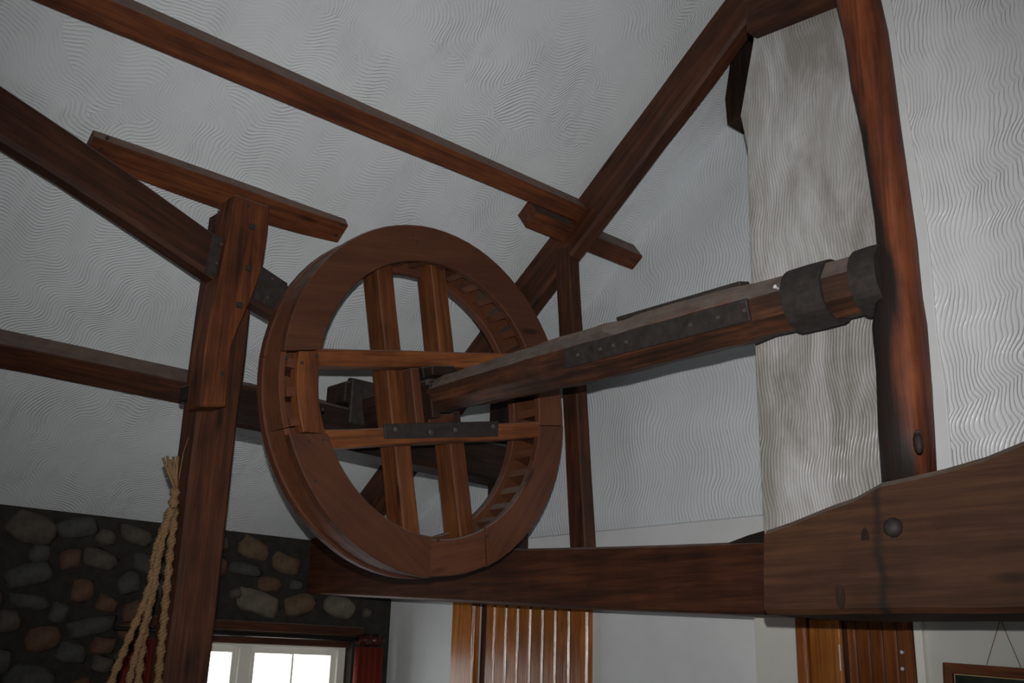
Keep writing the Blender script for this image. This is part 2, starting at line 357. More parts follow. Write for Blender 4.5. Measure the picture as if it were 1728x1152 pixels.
# side wall of field stones with the window
WY0, WY1, WZ0, WZ1 = 2.62, 3.87, 0.65, 1.80
parts = [box(SX-0.3, SX, -3.2, WY0, 0, 2.42), box(SX-0.3, SX, WY1, GY+0.1, 0, 2.42), box(SX-0.3, SX, WY0, WY1, 0, WZ0), box(SX-0.3, SX, WY0, WY1, WZ1, 2.42)]
wl = tag(put('wall_left', *join(parts), 'mortar', None, (0, 1, 0), hint=(1, 0, 0)), 'dark rubble stone side wall with thick mortar joints', kind='structure')
ico = bmesh.new(); bmesh.ops.create_icosphere(ico, subdivisions=2, radius=1.0); ico.verts.ensure_lookup_table()
ico_v = [v.co.copy() for v in ico.verts]; ico_f = [tuple(q.index for q in fc.verts) for fc in ico.faces]; ico.free()
def stone(y, z, a, b, i):
    sd = i*3.7; vs = []; th = random.uniform(0, 0.5); rot = random.uniform(-0.35, 0.35)
    for p in ico_v:
        q = V((p.x, math.copysign(abs(p.y)**0.62, p.y), math.copysign(abs(p.z)**0.62, p.z)))
        q += noise.noise_vector(p*1.3 + V((sd, 0, 0)))*0.34 + noise.noise_vector(p*3 + V((sd, 0, 0)))*0.07
        yy, zz = q.y*a, q.z*b
        vs.append(V((SX + 0.002 + max(-0.03, q.x*0.038), y + yy*cos(rot)-zz*sin(rot), z + yy*sin(rot)+zz*cos(rot))))
    put('stone', vs, ico_f, 'stone%d' % ((0, 2, 3)[i % 3] if i > 9 else (1, 1, 2, 3, 2, 4, 1, 4, 0, 0)[i]), wl, (0, 1, 0), smooth=True)  # scattered stones get darker tones, painting in the dimness of the left end
st_px = [(429, 927, 52, 33), (481, 950, 50, 34), (413, 960, 60, 22), (455, 985, 42, 27), (498, 986, 22, 18), (436, 1016, 76, 42), (505, 1019, 52, 38), (573, 1023, 52, 36), (396, 1000, 20, 20), (617, 1033, 13, 17)]
placed = []
for i, (x, y, a, b) in enumerate(st_px):
    p = onX(x, y, SX); e = onX(x+a/2, y, SX); e2 = onX(x, y-b/2, SX)
    A, B = abs(e.y-p.y), abs(e2.z-p.z); stone(p.y, p.z, A, B, i); placed.append((p.y, p.z, max(A, 0.03), max(B, 0.03)))
i = 10; tries = 0
while i < 120 and tries < 9000:
    tries += 1; y, z = random.uniform(0.75, 4.05), random.uniform(0.95, 2.3); a, b = random.uniform(0.05, 0.13), random.uniform(0.04, 0.08)
    if y > 2.95 and z > 1.4: continue
    if y+a > WY0-0.02 and y-a < WY1+0.02 and z-b < WZ1+0.1: continue
    if z+b > 2.36: continue
    if any(((y-q[0])/(a+q[2]+0.006))**2 + ((z-q[1])/(b+q[3]+0.006))**2 < 0.86 for q in placed): continue
    stone(y, z, a, b, i); placed.append((y, z, a, b)); i += 1

# window
wx = SX-0.12
win = tag(empty('window_1', (wx, (WY0+WY1)/2, WZ0)), 'white painted casement window glowing with daylight in the stone wall', kind='structure')
def wb(name, y0, y1, z0, z1, d0=-0.03, d1=0.03, mat='white_gloss', par=win): return pbox(name, (wx+d0, wx+d1, y0, y1, z0, z1), mat, par, bevel=0.003)
wb('frame_head', WY0, WY1, 1.72, WZ1-0.01, -0.05, 0.05); wb('frame_sill', WY0, WY1, WZ0, WZ0+0.07, -0.05, 0.08)
wb('frame_stile', WY0, WY0+0.06, WZ0+0.07, 1.72, -0.05, 0.05); wb('frame_stile', WY1-0.06, WY1, WZ0+0.07, 1.72, -0.05, 0.05)
m0, m1 = onX(395, 1120, wx).y, onX(416, 1120, wx).y
wb('mullion', m0, m1, WZ0+0.07, 1.72, -0.05, 0.05)
for y0, y1, nb in ((WY0+0.06, m0, 1), (m1, WY1-0.06, 1)):
    cs = wb('casement', y0, y0+0.035, WZ0+0.07, 1.72)
    wb('casement_stile', y1-0.035, y1, WZ0+0.07, 1.72, par=cs); wb('casement_rail', y0+0.035, y1-0.035, 1.685, 1.72, par=cs); wb('casement_rail', y0+0.035, y1-0.035, WZ0+0.07, WZ0+0.12, par=cs)
    ym = (y0+y1)/2; wb('glazing_bar', ym-0.007, ym+0.007, WZ0+0.12, 1.685, -0.02, 0.02, par=cs)
    for zz in (1.0, 1.33): wb('glazing_bar', y0+0.035, y1-0.035, zz-0.007, zz+0.007, -0.019, 0.019, par=cs)
    wb('pane', y0+0.03, y1-0.03, WZ0+0.1, 1.70, -0.003, 0.003, mat='glass', par=cs)
# timber lintel and head board over the window
timber('lintel', (SX-0.02, WY0-0.15, 1.835), (SX-0.02, WY1+0.06, 1.835), 0.09, 0.055, 'oak_deep', win, cham=0.005, wob=0.002)
pbox('head_board', (SX-0.10, SX-0.02, WY0, WY1, 1.735, 1.805), 'oak_deep', win, axis=(0, 1, 0))

# plank door under the tie beam
def door(name, label, x0, x1, ztop, y, grooves, jl, jr, head, mats, bevel=0.006):
    d = tag(empty(name, ((x0+x1)/2, y, 0)), label, kind='structure')
    pbox('door_jamb', (x0, x0+jl, y-0.05, y+0.06, 0, ztop), mats[1], d, axis=(0, 0, 1), bevel=0.012)
    if jr: pbox('door_jamb', (x1-jr, x1, y-0.045, y+0.06, 0, ztop), mats[1], d, axis=(0, 0, 1), bevel=0.01)
    if head: pbox('door_head', (x0+jl, x1-jr, y-0.045, y+0.06, ztop-head, ztop), mats[1], d, axis=(1, 0, 0), bevel=0.006)
    return d
def PXx(x, y=1090, Y=GY): return onY(x, y, Y).x
dx0, dx1 = PXx(770), PXx(1000)
d1 = door('door_1', 'honey coloured plank door with a rounded jamb under the tie beam', dx0, dx1, 2.2, GY, None, PXx(808)-dx0, dx1-PXx(986), 0, ('pine', 'pine'))
gs = [PXx(x, Y=GY-0.01) for x in (819, 835, 855, 875, 896, 917, 939, 962, 986)]
for a, b in zip(gs, gs[1:]): pbox('plank', (a+0.003, b-0.003, GY-0.018, GY+0.02, 0.0, 2.2), 'pine', d1, axis=(0, 0, 1), bevel=0.009)
pbox('dark_backing', (gs[0]-0.05, gs[-1]+0.01, GY-0.004, GY+0.01, 0, 2.2), 'oak_deep', d1, axis=(0, 0, 1), bevel=0)
# low door below the cambered beam
ex0, ex1 = PXx(1352, 1090, D2Y), PXx(1548, 1090, D2Y)
d2 = door('door_2', 'small plank cupboard door ajar below the cambered beam', ex0, ex1, 1.90, D2Y, None, PXx(1371, 1090, D2Y)-ex0, ex1-PXx(1533, 1090, D2Y), 0.03, ('pine_red', 'pine_red'))
lf = [PXx(1373, 1090, D2Y), PXx(1429, 1090, D2Y)]
v, f = prism([V((lf[0], D2Y-0.03, 0.02)), V((lf[1], D2Y-0.05, 0.02)), V((lf[1], D2Y-0.05, 1.862)), V((lf[0], D2Y-0.03, 1.868))], (0, 0.025, 0))
put('door_leaf', v, f, 'pine', d2, (0, 0, 1), bevel=0.004)
gs = [PXx(x, 1090, D2Y) for x in (1431, 1447, 1470, 1492, 1516, 1533)]
for a, b in zip(gs, gs[1:]): pbox('plank', (a+0.0015, b-0.0015, D2Y-0.012, D2Y+0.012, 0.02, 1.862), 'pine_red', d2, axis=(0, 0, 1), bevel=0.006)
for x, y in ((1522, 1100), (1529, 1100), (1523, 1128), (1532, 1124)):
    p = onY(x, y, D2Y-0.013); bolt_head('glare_mark', p, (0, -1, 0), 0.007, 'metal_and_glare', d2, False, 0.004)  # pale discs paint in the glare on small metal marks
pbox('dark_backing', (ex0+0.01, ex1-0.01, D2Y-0.006, D2Y-0.001, 0.02, 1.868), 'oak_deep', d2, axis=(0, 0, 1), bevel=0)  # dark sheet stands in for the shaded recess behind the leaf
pbox('bright_slit', (lf[1]-0.004, lf[1]+0.001, D2Y-0.056, D2Y-0.05, 1.67, 1.77), 'metal_and_glare', d2, bevel=0.001)  # pale strip stands in for the bright slit at the leaf's edge
# trims
j0, j1 = PXx(1549, 1090, D2Y), PXx(1563, 1090, D2Y)
tag(pbox('trim_1', (j0, j1, D2Y-0.03, D2Y, 0, 1.93), 'white_gloss', None, axis=(0, 0, 1)), 'white painted door lining beside the low cupboard door', kind='structure')
tag(pbox('trim_2', (SX, -2.07, GY-0.035, GY, 2.2, 2.36), 'paint', None, axis=(1, 0, 0), bevel=0.008), 'smooth white ledge along the foot of the gable plaster', kind='structure')
mg = [onY(x, y, PY-0.012) for x, y in ((1478, -40), (1516, 200), (1543, 400), (1556, 560), (1572, 650), (1578, 800), (1606, 790), (1594, 650), (1580, 560), (1566, 400), (1532, 200), (1496, -40))]
v, f = prism(mg, (0, 0.012, 0))
tag(put('trim_3', v, f, 'paint', None, (0, 0, 1), hint=(0, -1, 0), bevel=0.003), 'smooth plaster margin down the edge of the round post', kind='structure')

# ------------------------------------------------------------------ roof timbers
def roof_timber(name, X0, y0, y1, t0, w0, mat, n=16, fun=None, wob=0.006):
    """timber under the ceiling along Y: upslope ceiling contact at X0, depth t0, width w0"""
    p = V((X0, 0, ceil_z(X0))); sd = random.random()*40; secs = []
    for i in range(n+1):
        k = i/n; y = y0+(y1-y0)*k; ft, fw_ = fun(k) if fun else (1, 1); th, wd = t0*ft, w0*fw_; c = 0.006
        prof = [(0, 0.0), (0, -th+c), (-c, -th), (-wd+c, -th), (-wd, -th+c), (-wd, 0.0)]
        secs.append([jit(p + V((0, y, 0)) + CA*a + CN*b, wob, 2.2, sd) + CN*0.006 for a, b in prof])
    v, f = loft(secs); return put(name, v, f, mat, None, (0, 1, 0), hint=CN)
tag(roof_timber('roof_purlin', -3.505, -3.0, 3.63, 0.115, 0.118, 'oak', fun=lambda k: (1.12-0.2*k, 1.3-0.55*k), n=30),
    'long squared roof purlin running up the ceiling to the sloping rafter', 'beam')
tag(roof_timber('roof_purlin', -4.838, -3.0, 3.63, 0.115, 0.14, 'oak_deep', n=30), 'lower roof purlin passing behind the tall post near the stone wall', 'beam')
def bul(k): s = sin(pi*min(1, max(0, k))); return (0.95+0.2*s, 0.93+0.25*s)
yA, yB = onp(158, 232, CN, CC-0.05).y, onp(583, 388, CN, CC-0.05).y
rbo = tag(roof_timber('roof_bolster', -3.965, yA, yB, 0.065, 0.115, 'oak', fun=bul, n=14), 'short bowed bolster timber on the ceiling at the head of the tall post', 'beam')
for x, y in ((181, 233), (171, 252), (577, 379), (567, 397)): bolt_head('bolt_head', onp(x, y, CN, CC-0.066), -CN, 0.009, 'iron', rbo, True, 0.006)
xc = -3.505-0.085
tag(roof_timber('purlin_cleat', xc-0.01, 3.33, GY, 0.12, 0.10, 'oak', n=6, wob=0.004), 'stub of timber under the purlin end crossing the rafter to the gable', 'beam')
# principal rafter
RY = 3.60
def on_ceil_Y(x, Y): return V((x, Y, ceil_z(x)))
ra, rb = on_ceil_Y(-5.62, RY), on_ceil_Y(-2.05, RY)
secs = []
for i in range(25):
    p = ra.lerp(rb, i/24); h_ = 0.205
    secs.append([jit(q, 0.007, 2.4, 5) for q in (p+CN*0.01, p-CN*(h_-0.015), p-CN*h_+V((0, 0.015, 0)), p-CN*h_+V((0, 0.085, 0)), p+V((0, 0.10, 0))-CN*(h_-0.015), p+V((0, 0.10, 0))+CN*0.01)])
v, f = loft(secs)
tag(put('principal_rafter', v, f, 'oak_deep', None, rb-ra, hint=CN), 'steep sloping rafter rising behind the wheel to the roof', 'beam')
# tie beam (level beam under the rafter foot)
def face_px(pts, Y): return [onY(x, y, Y) for x, y in pts]
TB = 3.5
tp = face_px(((524, 906), (620, 915), (760, 922), (885, 925), (1010, 922), (1130, 918), (1230, 915), (1300, 912)), TB)
bt = face_px(((520, 1001), (620, 1007), (760, 1014), (900, 1022), (1010, 1027), (1130, 1032), (1230, 1036), (1300, 1037)), TB)
ext_l = SX+0.005; tp[0].x = bt[0].x = ext_l
ty = []
for a, b in zip(tp, bt):
    c = 0.01; d = 0.22
    ty.append([jit(q, 0.003, 3) for q in (V((a.x, TB+c, a.z)), V((a.x, TB, a.z-c)), V((b.x, TB, b.z+c)), V((b.x, TB+c, b.z)), V((b.x, TB+d, b.z)), V((a.x, TB+d, a.z)))])
v, f = loft(ty)
tb = tag(put('tie_beam', v, f, 'oak_deep', None, (1, 0, 0)), 'level dark tie beam below the wheel running from the stone wall', 'beam')
wdg = face_px(((1228, 916), (1262, 903), (1296, 893), (1296, 914)), TB-0.01)
v, f = prism(wdg, (0, 0.1, 0)); put('packing_wedge', v, f, 'oak_black', tb, (1, 0, 0))
# deep cambered beam carrying the partition
BY = 2.60
tpx = ((1289, 894), (1330, 880), (1400, 852), (1440, 838), (1484, 813), (1530, 803), (1590, 789), (1660, 769), (1728, 742), (1800, 715), (1950, 680))
btx = ((1289, 1035), (1330, 1036), (1400, 1036), (1440, 1035), (1484, 1035), (1530, 1034), (1590, 1034), (1660, 1034), (1728, 1033), (1800, 1032), (1950, 1028))
tp = face_px(tpx, BY); bt = face_px(btx, BY); xe = EX-0.02
tp.append(V((xe, BY, 2.1))); bt.append(V((xe, BY, bt[-1].z))); secs = []
for a, b in zip(tp, bt):
    c = 0.014; d = PY-BY+0.06; m_ = (a+b)/2
    secs.append([V((a.x, BY+c, a.z)), V((a.x, BY, a.z-c)), V((m_.x, BY-0.004, m_.z)), V((b.x, BY, b.z+c)), V((b.x, BY+c, b.z)), V((b.x, BY+d, b.z)), V((a.x, BY+d, a.z+0.01))])
    secs[-1] = [jit(q, 0.003, 4) for q in secs[-1]]
v, f = loft(secs)
cb = tag(put('cambered_beam', v, f, 'oak_beam', None, (1, 0, 0)), 'deep dark beam with humped top edge carrying the round post', 'beam')
for (x, y), r_ in (((1508, 890), 0.026),):
    p = onY(x, y, BY-0.004); v, f = lathe(p, (0.1, -1, 0.1), [(-0.01, r_), (0.006, r_), (0.018, r_*0.8), (0.024, r_*0.35)], 12); put('bolt_head', v, f, 'iron', cb, (0, 1, 0), smooth=True)
def knot(px, py, rx, rz, Y, par):
    p = onY(px, py, Y); v, f = lathe((0, 0, 0), (0, -1, 0), [(-0.01, 1.0), (0.0, 1.0)], 14)
    v = [V((p.x + q.x*rx, Y - 0.0025 + q.y, p.z + q.z*rz)) for q in v]; put('knot', v, f, 'oak_black', par, (0, 0, 1))
for a in ((1418, 1005, 0.014, 0.034), (1461, 907, 0.012, 0.027)): knot(*a, BY-0.002, cb)
# round post above the cambered beam
pyc = 2.72
lpx = [(1411, -60), (1415, 0), (1428, 60), (1440, 140), (1456, 220), (1468, 300), (1476, 360), (1480, 410), (1482, 460), (1479, 505), (1474, 540), (1478, 620), (1483, 720), (1488, 830)]
rpx = [(1474, -60), (1482, 0), (1496, 60), (1508, 140), (1520, 220), (1532, 300), (1541, 360), (1549, 410), (1553, 460), (1557, 505), (1562, 560), (1570, 620), (1578, 720), (1584, 830)]
secs = []
for (a, b) in zip(lpx, rpx):
    A, B = onY(*a, pyc), onY(*b, pyc); c = (A+B)/2; z = c.z
    A = onp(a[0], a[1], (0, 1, 0), pyc); r_ = (B-A).length/2*0.83
    ring = []
    for k in range(16):
        an = 2*pi*k/16; e = 0.72; cx_, sy_ = cos(an), sin(an)
        q = V((c.x + r_*math.copysign(abs(cx_)**e, cx_), pyc + r_*math.copysign(abs(sy_)**e, sy_), z))
        ring.append(jit(q, 0.005, 6))
    secs.append(ring)
v, f = loft(secs)
rp = tag(put('round_post', v, f, 'oak_scorched', None, (0, 0, 1), hint=(0, 1, 0), smooth=True), 'rough rounded upright post with scorched side holding the axle end', 'post')
p = onY(1549, 745, pyc-0.075); v, f = lathe((0, 0, 0), (0.35, -1, 0), [(-0.6, 1.0), (0.0, 0.85), (0.12, 0.3)], 12)
put('knot', [V((p.x + q.x*0.014, p.y + q.y*0.014, p.z + q.z*0.036)) for q in v], f, 'oak_black', rp, (0, 0, 1), smooth=True)
# collar beam on top of the partition
c0 = onY(1258, 56, PY-0.06); c1 = onY(1400, -1, PY-0.06)
cy = PY-0.06; zl = c0.z
v, f = prism([V((c0.x, cy, c0.z)), V((c1.x, cy, c1.z)), V((0.0, cy, c1.z-0.02)), V((0.0, cy, c1.z+0.2)), V((c0.x, cy, c0.z+0.24))], (0, 0.2, 0))
tag(put('collar_beam', v, f, 'oak_deep', None, (1, 0, 0), bevel=0.01), 'dark collar beam along the top of the sooty wall', 'beam')
# short strut hanging beside the wall corner
sp = [onY(x, y, 3.85) for x, y in ((1237, 60), (1222, 165), (1226, 212), (1252, 196), (1290, 196), (1300, 40))]
v, f = prism(sp, (0, 0.14, 0)); tag(put('short_strut', v, f, 'oak_black', None, (0, 0, 1), bevel=0.008), 'short pointed strut hanging in the corner below the collar beam', 'beam')
# slim stud and dark post between tie beam and rafter
sx0, sx1 = onY(963, 915, RY).x, onY(988, 915, RY).x
zt = ceil_z(-3.64)-0.27
secs = []
for i in range(9):
    k = i/8; z = 2.19 + (zt+0.12-2.19)*k; xa = sx0 + (onY(936, 470, RY).x-sx0)*k; wd = sx1-sx0
    secs.append([jit(q, 0.003, 3) for q in (V((xa, RY, z)), V((xa+wd-0.006, RY, z)), V((xa+wd, RY+0.006, z)), V((xa+wd, RY+0.075, z)), V((xa, RY+0.075, z)))])
v, f = loft(secs); tag(put('slim_stud', v, f, 'oak_deep', None, (0, 0, 1), hint=(0, 1, 0)), 'slim upright stud from tie beam to rafter behind the axle', 'post')
dx = onY(818, 860, RY).x
tag(timber('dark_post', (dx+0.115, RY+0.06, 2.19), (dx+0.10, RY+0.06, 3.42), 0.22, 0.11, 'oak_black', None, up=(0, 1, 0), cham=0.01, n=10), 'blackened upright timber seen through the lower right of the wheel', 'post')

# ------------------------------------------------------------------ tall post on the left with its face plate
PX = -3.90
e = onX(333, 688, PX); r2 = onX(403, 688, PX); PYm, PYr = e.y, r2.y
xback = onY(307, 688, PYm).x
tpst = empty('tall_post', ((PX+xback)/2, (PYm+PYr)/2, 0))
tag(tpst, 'tall reddish post with a notched face plate standing left of the wheel', 'post')
cen = ((PX+xback)/2, (PYm+PYr)/2)
def pf(k): return (1.06-0.08*k + 0.05*sin(9*k), 1.06-0.06*k)
timber('shaft', (cen[0], cen[1]+0.0, 0.0), (cen[0], cen[1]+0.01, 3.50), PYr-PYm, PX-xback, 'oak_deep', tpst, up=(1, 0, 0), cham=0.014, wob=0.008, n=30, wfun=pf)
pl = [(397, 327), (456, 348), (453, 390), (446, 440), (434, 480), (420, 515), (403, 553), (391, 584), (386, 640), (382, 686), (338, 686), (342, 640), (347, 584), (357, 530), (368, 480), (384, 400)]
FP = -3.78
pts = [onX(x, y, FP) for x, y in pl]
v, f = prism(pts, (-0.125, 0, 0)); fp = put('face_plate', v, f, 'oak', tpst, (0, 0, 1), hint=(1, 0, 0), bevel=0.006)
for x, y in ((419, 347), (375, 630)): bolt_head('peg', onX(x, y, FP), (1, 0, 0), 0.008, 'iron', fp, False, 0.006)
for x, y in ((425, 383), (419, 453), (403, 515)): bolt_head('bolt_head', onX(x, y, FP), (1, 0, 0), 0.017, 'iron', fp, True, 0.012)
# iron strap / block at the notch on its side
v, f = box(xback-0.02, PX-0.01, PYm-0.012, PYm+0.1, 2.66, 2.73); put('side_block', v, f, 'oak_black', tpst, (0, 1, 0), bevel=0.006)
# little dusty moss edge
tuf = []
for k in range(60):
    y = random.uniform(348, 398); x = 385-(y-348)*0.45 + random.uniform(-8, 3); p = onX(x, y, PX-0.09)
    d = V((random.uniform(-.3, .3), -random.uniform(.3, 1), random.uniform(-.6, .8))).normalized()*random.uniform(0.01, 0.03)
    tuf.append(tube([p, p+d*0.6, p+d], lambda q: 0.003*(1-q)+0.0004, 4))
v, f = join(tuf); tag(put('dust_fringe', v, f, 'moss', tpst, (0, 0, 1)), kind='stuff')
# brace notched through the post
BX0, BX1 = -3.905, -3.825
up_px = [(-60, 105), (0, 145), (120, 225), (240, 308), (345, 383), (430, 440), (487, 480), (520, 503)]
lo_px = [(-60, 192), (0, 232), (120, 307), (240, 386), (342, 456), (430, 512), (475, 540), (505, 558)]
secs = []
for a, b in zip(up_px, lo_px):
    A, B = onX(*a, BX1), onX(*b, BX1)
    B.y = A.y = (A.y+B.y)/2; c = 0.008
    secs.append([jit(q, 0.003, 3) for q in (V((BX1-c, A.y, A.z)), V((BX1, A.y, A.z-c)), V((BX1, B.y, B.z+0.02)), V((BX1-0.015, B.y, B.z)), V((BX0, B.y, B.z)), V((BX0, A.y, A.z)))])
far = secs[0][0].y
A, B = onX(-60, 105, BX1), onX(-60, 192, BX1)
s0 = [q + V((0, -2.2, 0.75)) for q in secs[0]]; secs.insert(0, s0)
v, f = loft(secs)
br = tag(put('brace_beam', v, f, 'oak_deep', None, (0, 1, -0.3)), 'slanting brace beam strapped with iron and notched through the tall post', 'beam')
for q in ([(358, 396), (385, 402), (386, 420), (375, 472), (346, 460)], [(438, 446), (486, 478), (470, 525), (428, 504)]):
    pts = [onX(x, y, BX1+0.006) for x, y in q]; v, f = prism(pts, (-0.008, 0, 0)); s = put('iron_strap', v, f, 'iron', br, (0, 1, 0), bevel=0.002)
    cx_ = sum(p[0] for p in q)/len(q); cy_ = sum(p[1] for p in q)/len(q)
    for dx_, dy_ in ((4, -18), (-4, 14)): bolt_head('nail_head', onX(cx_+dx_, cy_+dy_, BX1+0.007), (1, 0, 0), 0.008, 'bolt', s, True, 0.005)

# ------------------------------------------------------------------ wheel and axle
WX, WY, WZ, WR = -3.492, 2.724, 2.774, 0.776
RI = 0.615; TH = radians(11.5)
def wp(r_, a, x): return V((x, WY + r_*cos(a), WZ + r_*sin(a)))
E1 = V((0, cos(TH), sin(TH))); E2 = V((0, -sin(TH), cos(TH))); WC = V((0, WY, WZ))
def wl_(a, b, x): return WC + E1*a + E2*b + V((x, 0, 0))
whl = tag(empty('hoist_wheel', (WX-0.1, WY, WZ)), 'large wooden clasp arm wheel mounted on a long iron banded axle', 'wheel')
def arc(name, ai0, ai1, ao0, ao1, ri, ro, x0, x1, mat, parent=whl, n=None, bevel=0.005, wob=0.0015):
    n = n or max(2, int(abs(ai1-ai0)/5)); secs = []
    for i in range(n+1):
        k = i/n; ai, ao = radians(ai0+(ai1-ai0)*k), radians(ao0+(ao1-ao0)*k); c = bevel
        am = (ai+ao)/2
        secs.append([jit(q, wob, 5) for q in (wp(ri, ai, x0), wp(ri, ai, x1-c), wp(ri+c, ai, x1), wp(ro-c, ao, x1), wp(ro, ao, x1-c), wp(ro, ao, x0))])
    mid = radians((ai0+ai1)/2); v, f = loft(secs)
    return put(name, v, f, mat, parent, (0, -sin(mid), cos(mid)), hint=(1, 0, 0))
g = 0.12
FX0, FX1 = WX-0.034, WX
arc('felloe', 173.0, 27.2, 177.5, 29.2, RI, WR+0.004, FX0, FX1, 'oak_red')
arc('felloe', 26.5, -2.0, 28.5, 0.2, RI, WR, FX0, FX1-0.003, 'oak_red')
arc('felloe', -2.4, -61.0, -0.2, -65.8, RI+0.002, WR, FX0, FX1, 'oak_red')
arc('felloe', -61.6, -90.3, -66.3, -89.8, RI+0.004, WR-0.004, FX0, FX1-0.006, 'oak_red')
arc('felloe', -91.0, -154.6, -90.3, -158.0, RI-0.004, WR+0.006, FX0, FX1+0.008, 'oak_red')
arc('rim_filler', 173.3, 205.2, 176, 202.5, RI-0.008, 0.706, FX0-0.03, FX1-0.012, 'oak_arm')
for x, y in ((531, 812), (520, 745), (545, 742), (484, 604), (535, 600), (697, 398), (703, 408), (740, 912), (822, 905), (545, 690), (510, 612)):
    bolt_head('peg', onX(x, y, WX + (0.007 if y > 700 and x < 720 else -0.001)), (1, 0, 0), 0.006, 'iron', whl, False, 0.003)
BX_0, BX_1 = WX-0.205, WX-0.165
for k in range(6):
    a0 = 177-60*k; arc('back_felloe', a0-g, a0-60+g, a0-g, a0-60+g, 0.60, WR, BX_0, BX_1, 'oak_red')
for k in range(4):
    a0 = 200-90*k; arc('drum_band', a0-g, a0-90+g, a0-g, a0-90+g, 0.742, 0.766, BX_1-0.001, FX0-0.014, 'oak_red', bevel=0.002)
# spacer blocks between the two rims, shared mesh
cnt = 39; first = None
for k in range(cnt):
    a = radians(4.6 + 360*k/cnt)
    if first is None:
        d = radians(1.7); secs = [[wp(ri, sgn*d*0.62/ri*1.0, x) - V((0, WY, WZ)) for x in (BX_1-0.001, FX0+0.001) for ri in (RI+0.012, 0.742)] for sgn in (-1, 1)]
        s0, s1 = secs; vv = s0+s1; ff = [(0, 1, 3, 2), (4, 6, 7, 5), (0, 4, 5, 1), (2, 3, 7, 6), (0, 2, 6, 4), (1, 5, 7, 3)]
        first = bpy.data.meshes.new('spacer_block'); first.from_pydata([tuple(q) for q in vv], [], ff); first.materials.append(M['oak_red'])
        bm = bmesh.new(); bm.from_mesh(first); bmesh.ops.recalc_face_normals(bm, faces=bm.faces); bm.to_mesh(first); bm.free()
    o = bpy.data.objects.new('spacer_block', first); link(o, whl, Matrix.Translation((0, WY, WZ)) @ Matrix.Rotation(a, 4, 'X'))
# clasp arms: two upright behind, two level in front
OFF = 0.158
def arm(name, off, horiz, x0, x1, wd, l0, l1, mat):
    xm = (x0+x1)/2
    p0 = wl_(l0, off, xm) if horiz else wl_(off, l0, xm); p1 = wl_(l1, off, xm) if horiz else wl_(off, l1, xm)
    return timber(name, p0, p1, x1-x0, wd, mat, whl, up=E2 if horiz else E1, cham=0.006, wob=0.004, n=10, sc=4)
L = 0.60
arm('arm', -OFF, False, WX-0.203, WX-0.088, 0.086, -0.63, 0.66, 'oak_arm')
arm('arm', OFF-0.008, False, WX-0.203, WX-0.088, 0.086, -0.63, 0.66, 'oak_arm')
arm('arm', 0.166, True, WX-0.092, WX-0.004, 0.072, -0.60, 0.60, 'oak_arm')
la = arm('arm', -0.166, True, WX-0.092, WX-0.004, 0.074, -0.60, 0.60, 'oak_arm')
q = [onX(x, y, WX+0.004) for x, y in ((649, 715), (842, 710), (841, 736), (650, 740))]
v, f = prism(q, (-0.012, 0, 0)); ip = put('iron_plate', v, f, 'iron', la, (0, 1, 0), hint=(1, 0, 0), bevel=0.002)
for x, y in ((667, 724), (726, 729), (768, 725), (832, 719)): bolt_head('bolt_head', onX(x, y, WX+0.004), (1, 0, 0), 0.011, 'bolt', ip, False, 0.008)
# hub packing
def hub(a0, a1, b0, b1, x0, x1, mat):
    vv = [wl_(a, b, x) for a in (a0, a1) for b in (b0, b1) for x in (WX+x0, WX+x1)]
    put('hub_packing', vv, box(0, 1, 0, 1, 0, 1)[1], mat, whl, E2 if (b1-b0) > (a1-a0) else E1, hint=(1, 0, 0), bevel=0.004)
hub(-0.125, -0.078, -0.128, 0.128, -0.19, -0.02, 'oak_red'); hub(0.078, 0.118, -0.128, 0.128, -0.19, -0.02, 'oak_black')
hub(-0.075, 0.076, 0.078, 0.13, -0.18, 0.0, 'oak_black'); hub(-0.07, 0.075, -0.129, -0.08, -0.18, 0.0, 'oak_deep')
hub(-0.076, -0.03, -0.10, 0.05, -0.02, 0.035, 'oak_black'); hub(-0.06, 0.07, 0.085, 0.128, 0.0, 0.045, 'oak_black')
# axle: square core through the hub, eight sided body out to the post
AX0, AX1 = WX+0.0, -1.40
N = 26; secs = []
for i in range(N+1):
    k = i/N; x = AX0+(AX1-AX0)*k; r_ = 0.080 + 0.022*min(1, k*2.6)
    if k > 0.80: r_ = 0.094
    oct_ = [(r_*cos(radians(a)), r_*sin(radians(a))) for a in [q_+14 for q_ in (22.5, 67.5, 112.5, 157.5, 202.5, 247.5, 292.5, 337.5)]]
    s = 1.0 + 0.0*k
    ring = []
    for j, (a, b) in enumerate(oct_):
        sub = [(a, b)]
        nx = oct_[(j+1) % 8]; sub.append(((a+nx[0])/2, (b+nx[1])/2))
        for (aa, bb) in sub: ring.append(jit(V((x, WY+aa*s, WZ+bb*s)), 0.007 if k < 0.84 else 0.003, 9))
    secs.append(ring)
# oblique, split wheel end
for j in range(16): secs[0][j].x += 0.05*(secs[0][j].z-WZ)/0.08 + random.uniform(-0.012, 0.012)
v, f = loft(secs)
ax = put('axle', v, f, 'oak_worn', whl, (1, 0, 0), origin=(-2.45, WY, WZ))
cs = 0.075
vv = [wl_(a, b, x) for a in (-cs, cs) for b in (-cs, cs) for x in (-4.02, WX+0.02)]
put('axle_core', vv, box(0, 1, 0, 1, 0, 1)[1], 'oak_black', ax, (1, 0, 0), bevel=0.012)
v, f = lathe((-4.2, WY, WZ), (1, 0, 0), [(0, 0.03), (0.0, 0.035), (0.2, 0.035), (0.2, 0.03)], 14); put('gudgeon', v, f, 'iron', ax, (1, 0, 0), smooth=True)
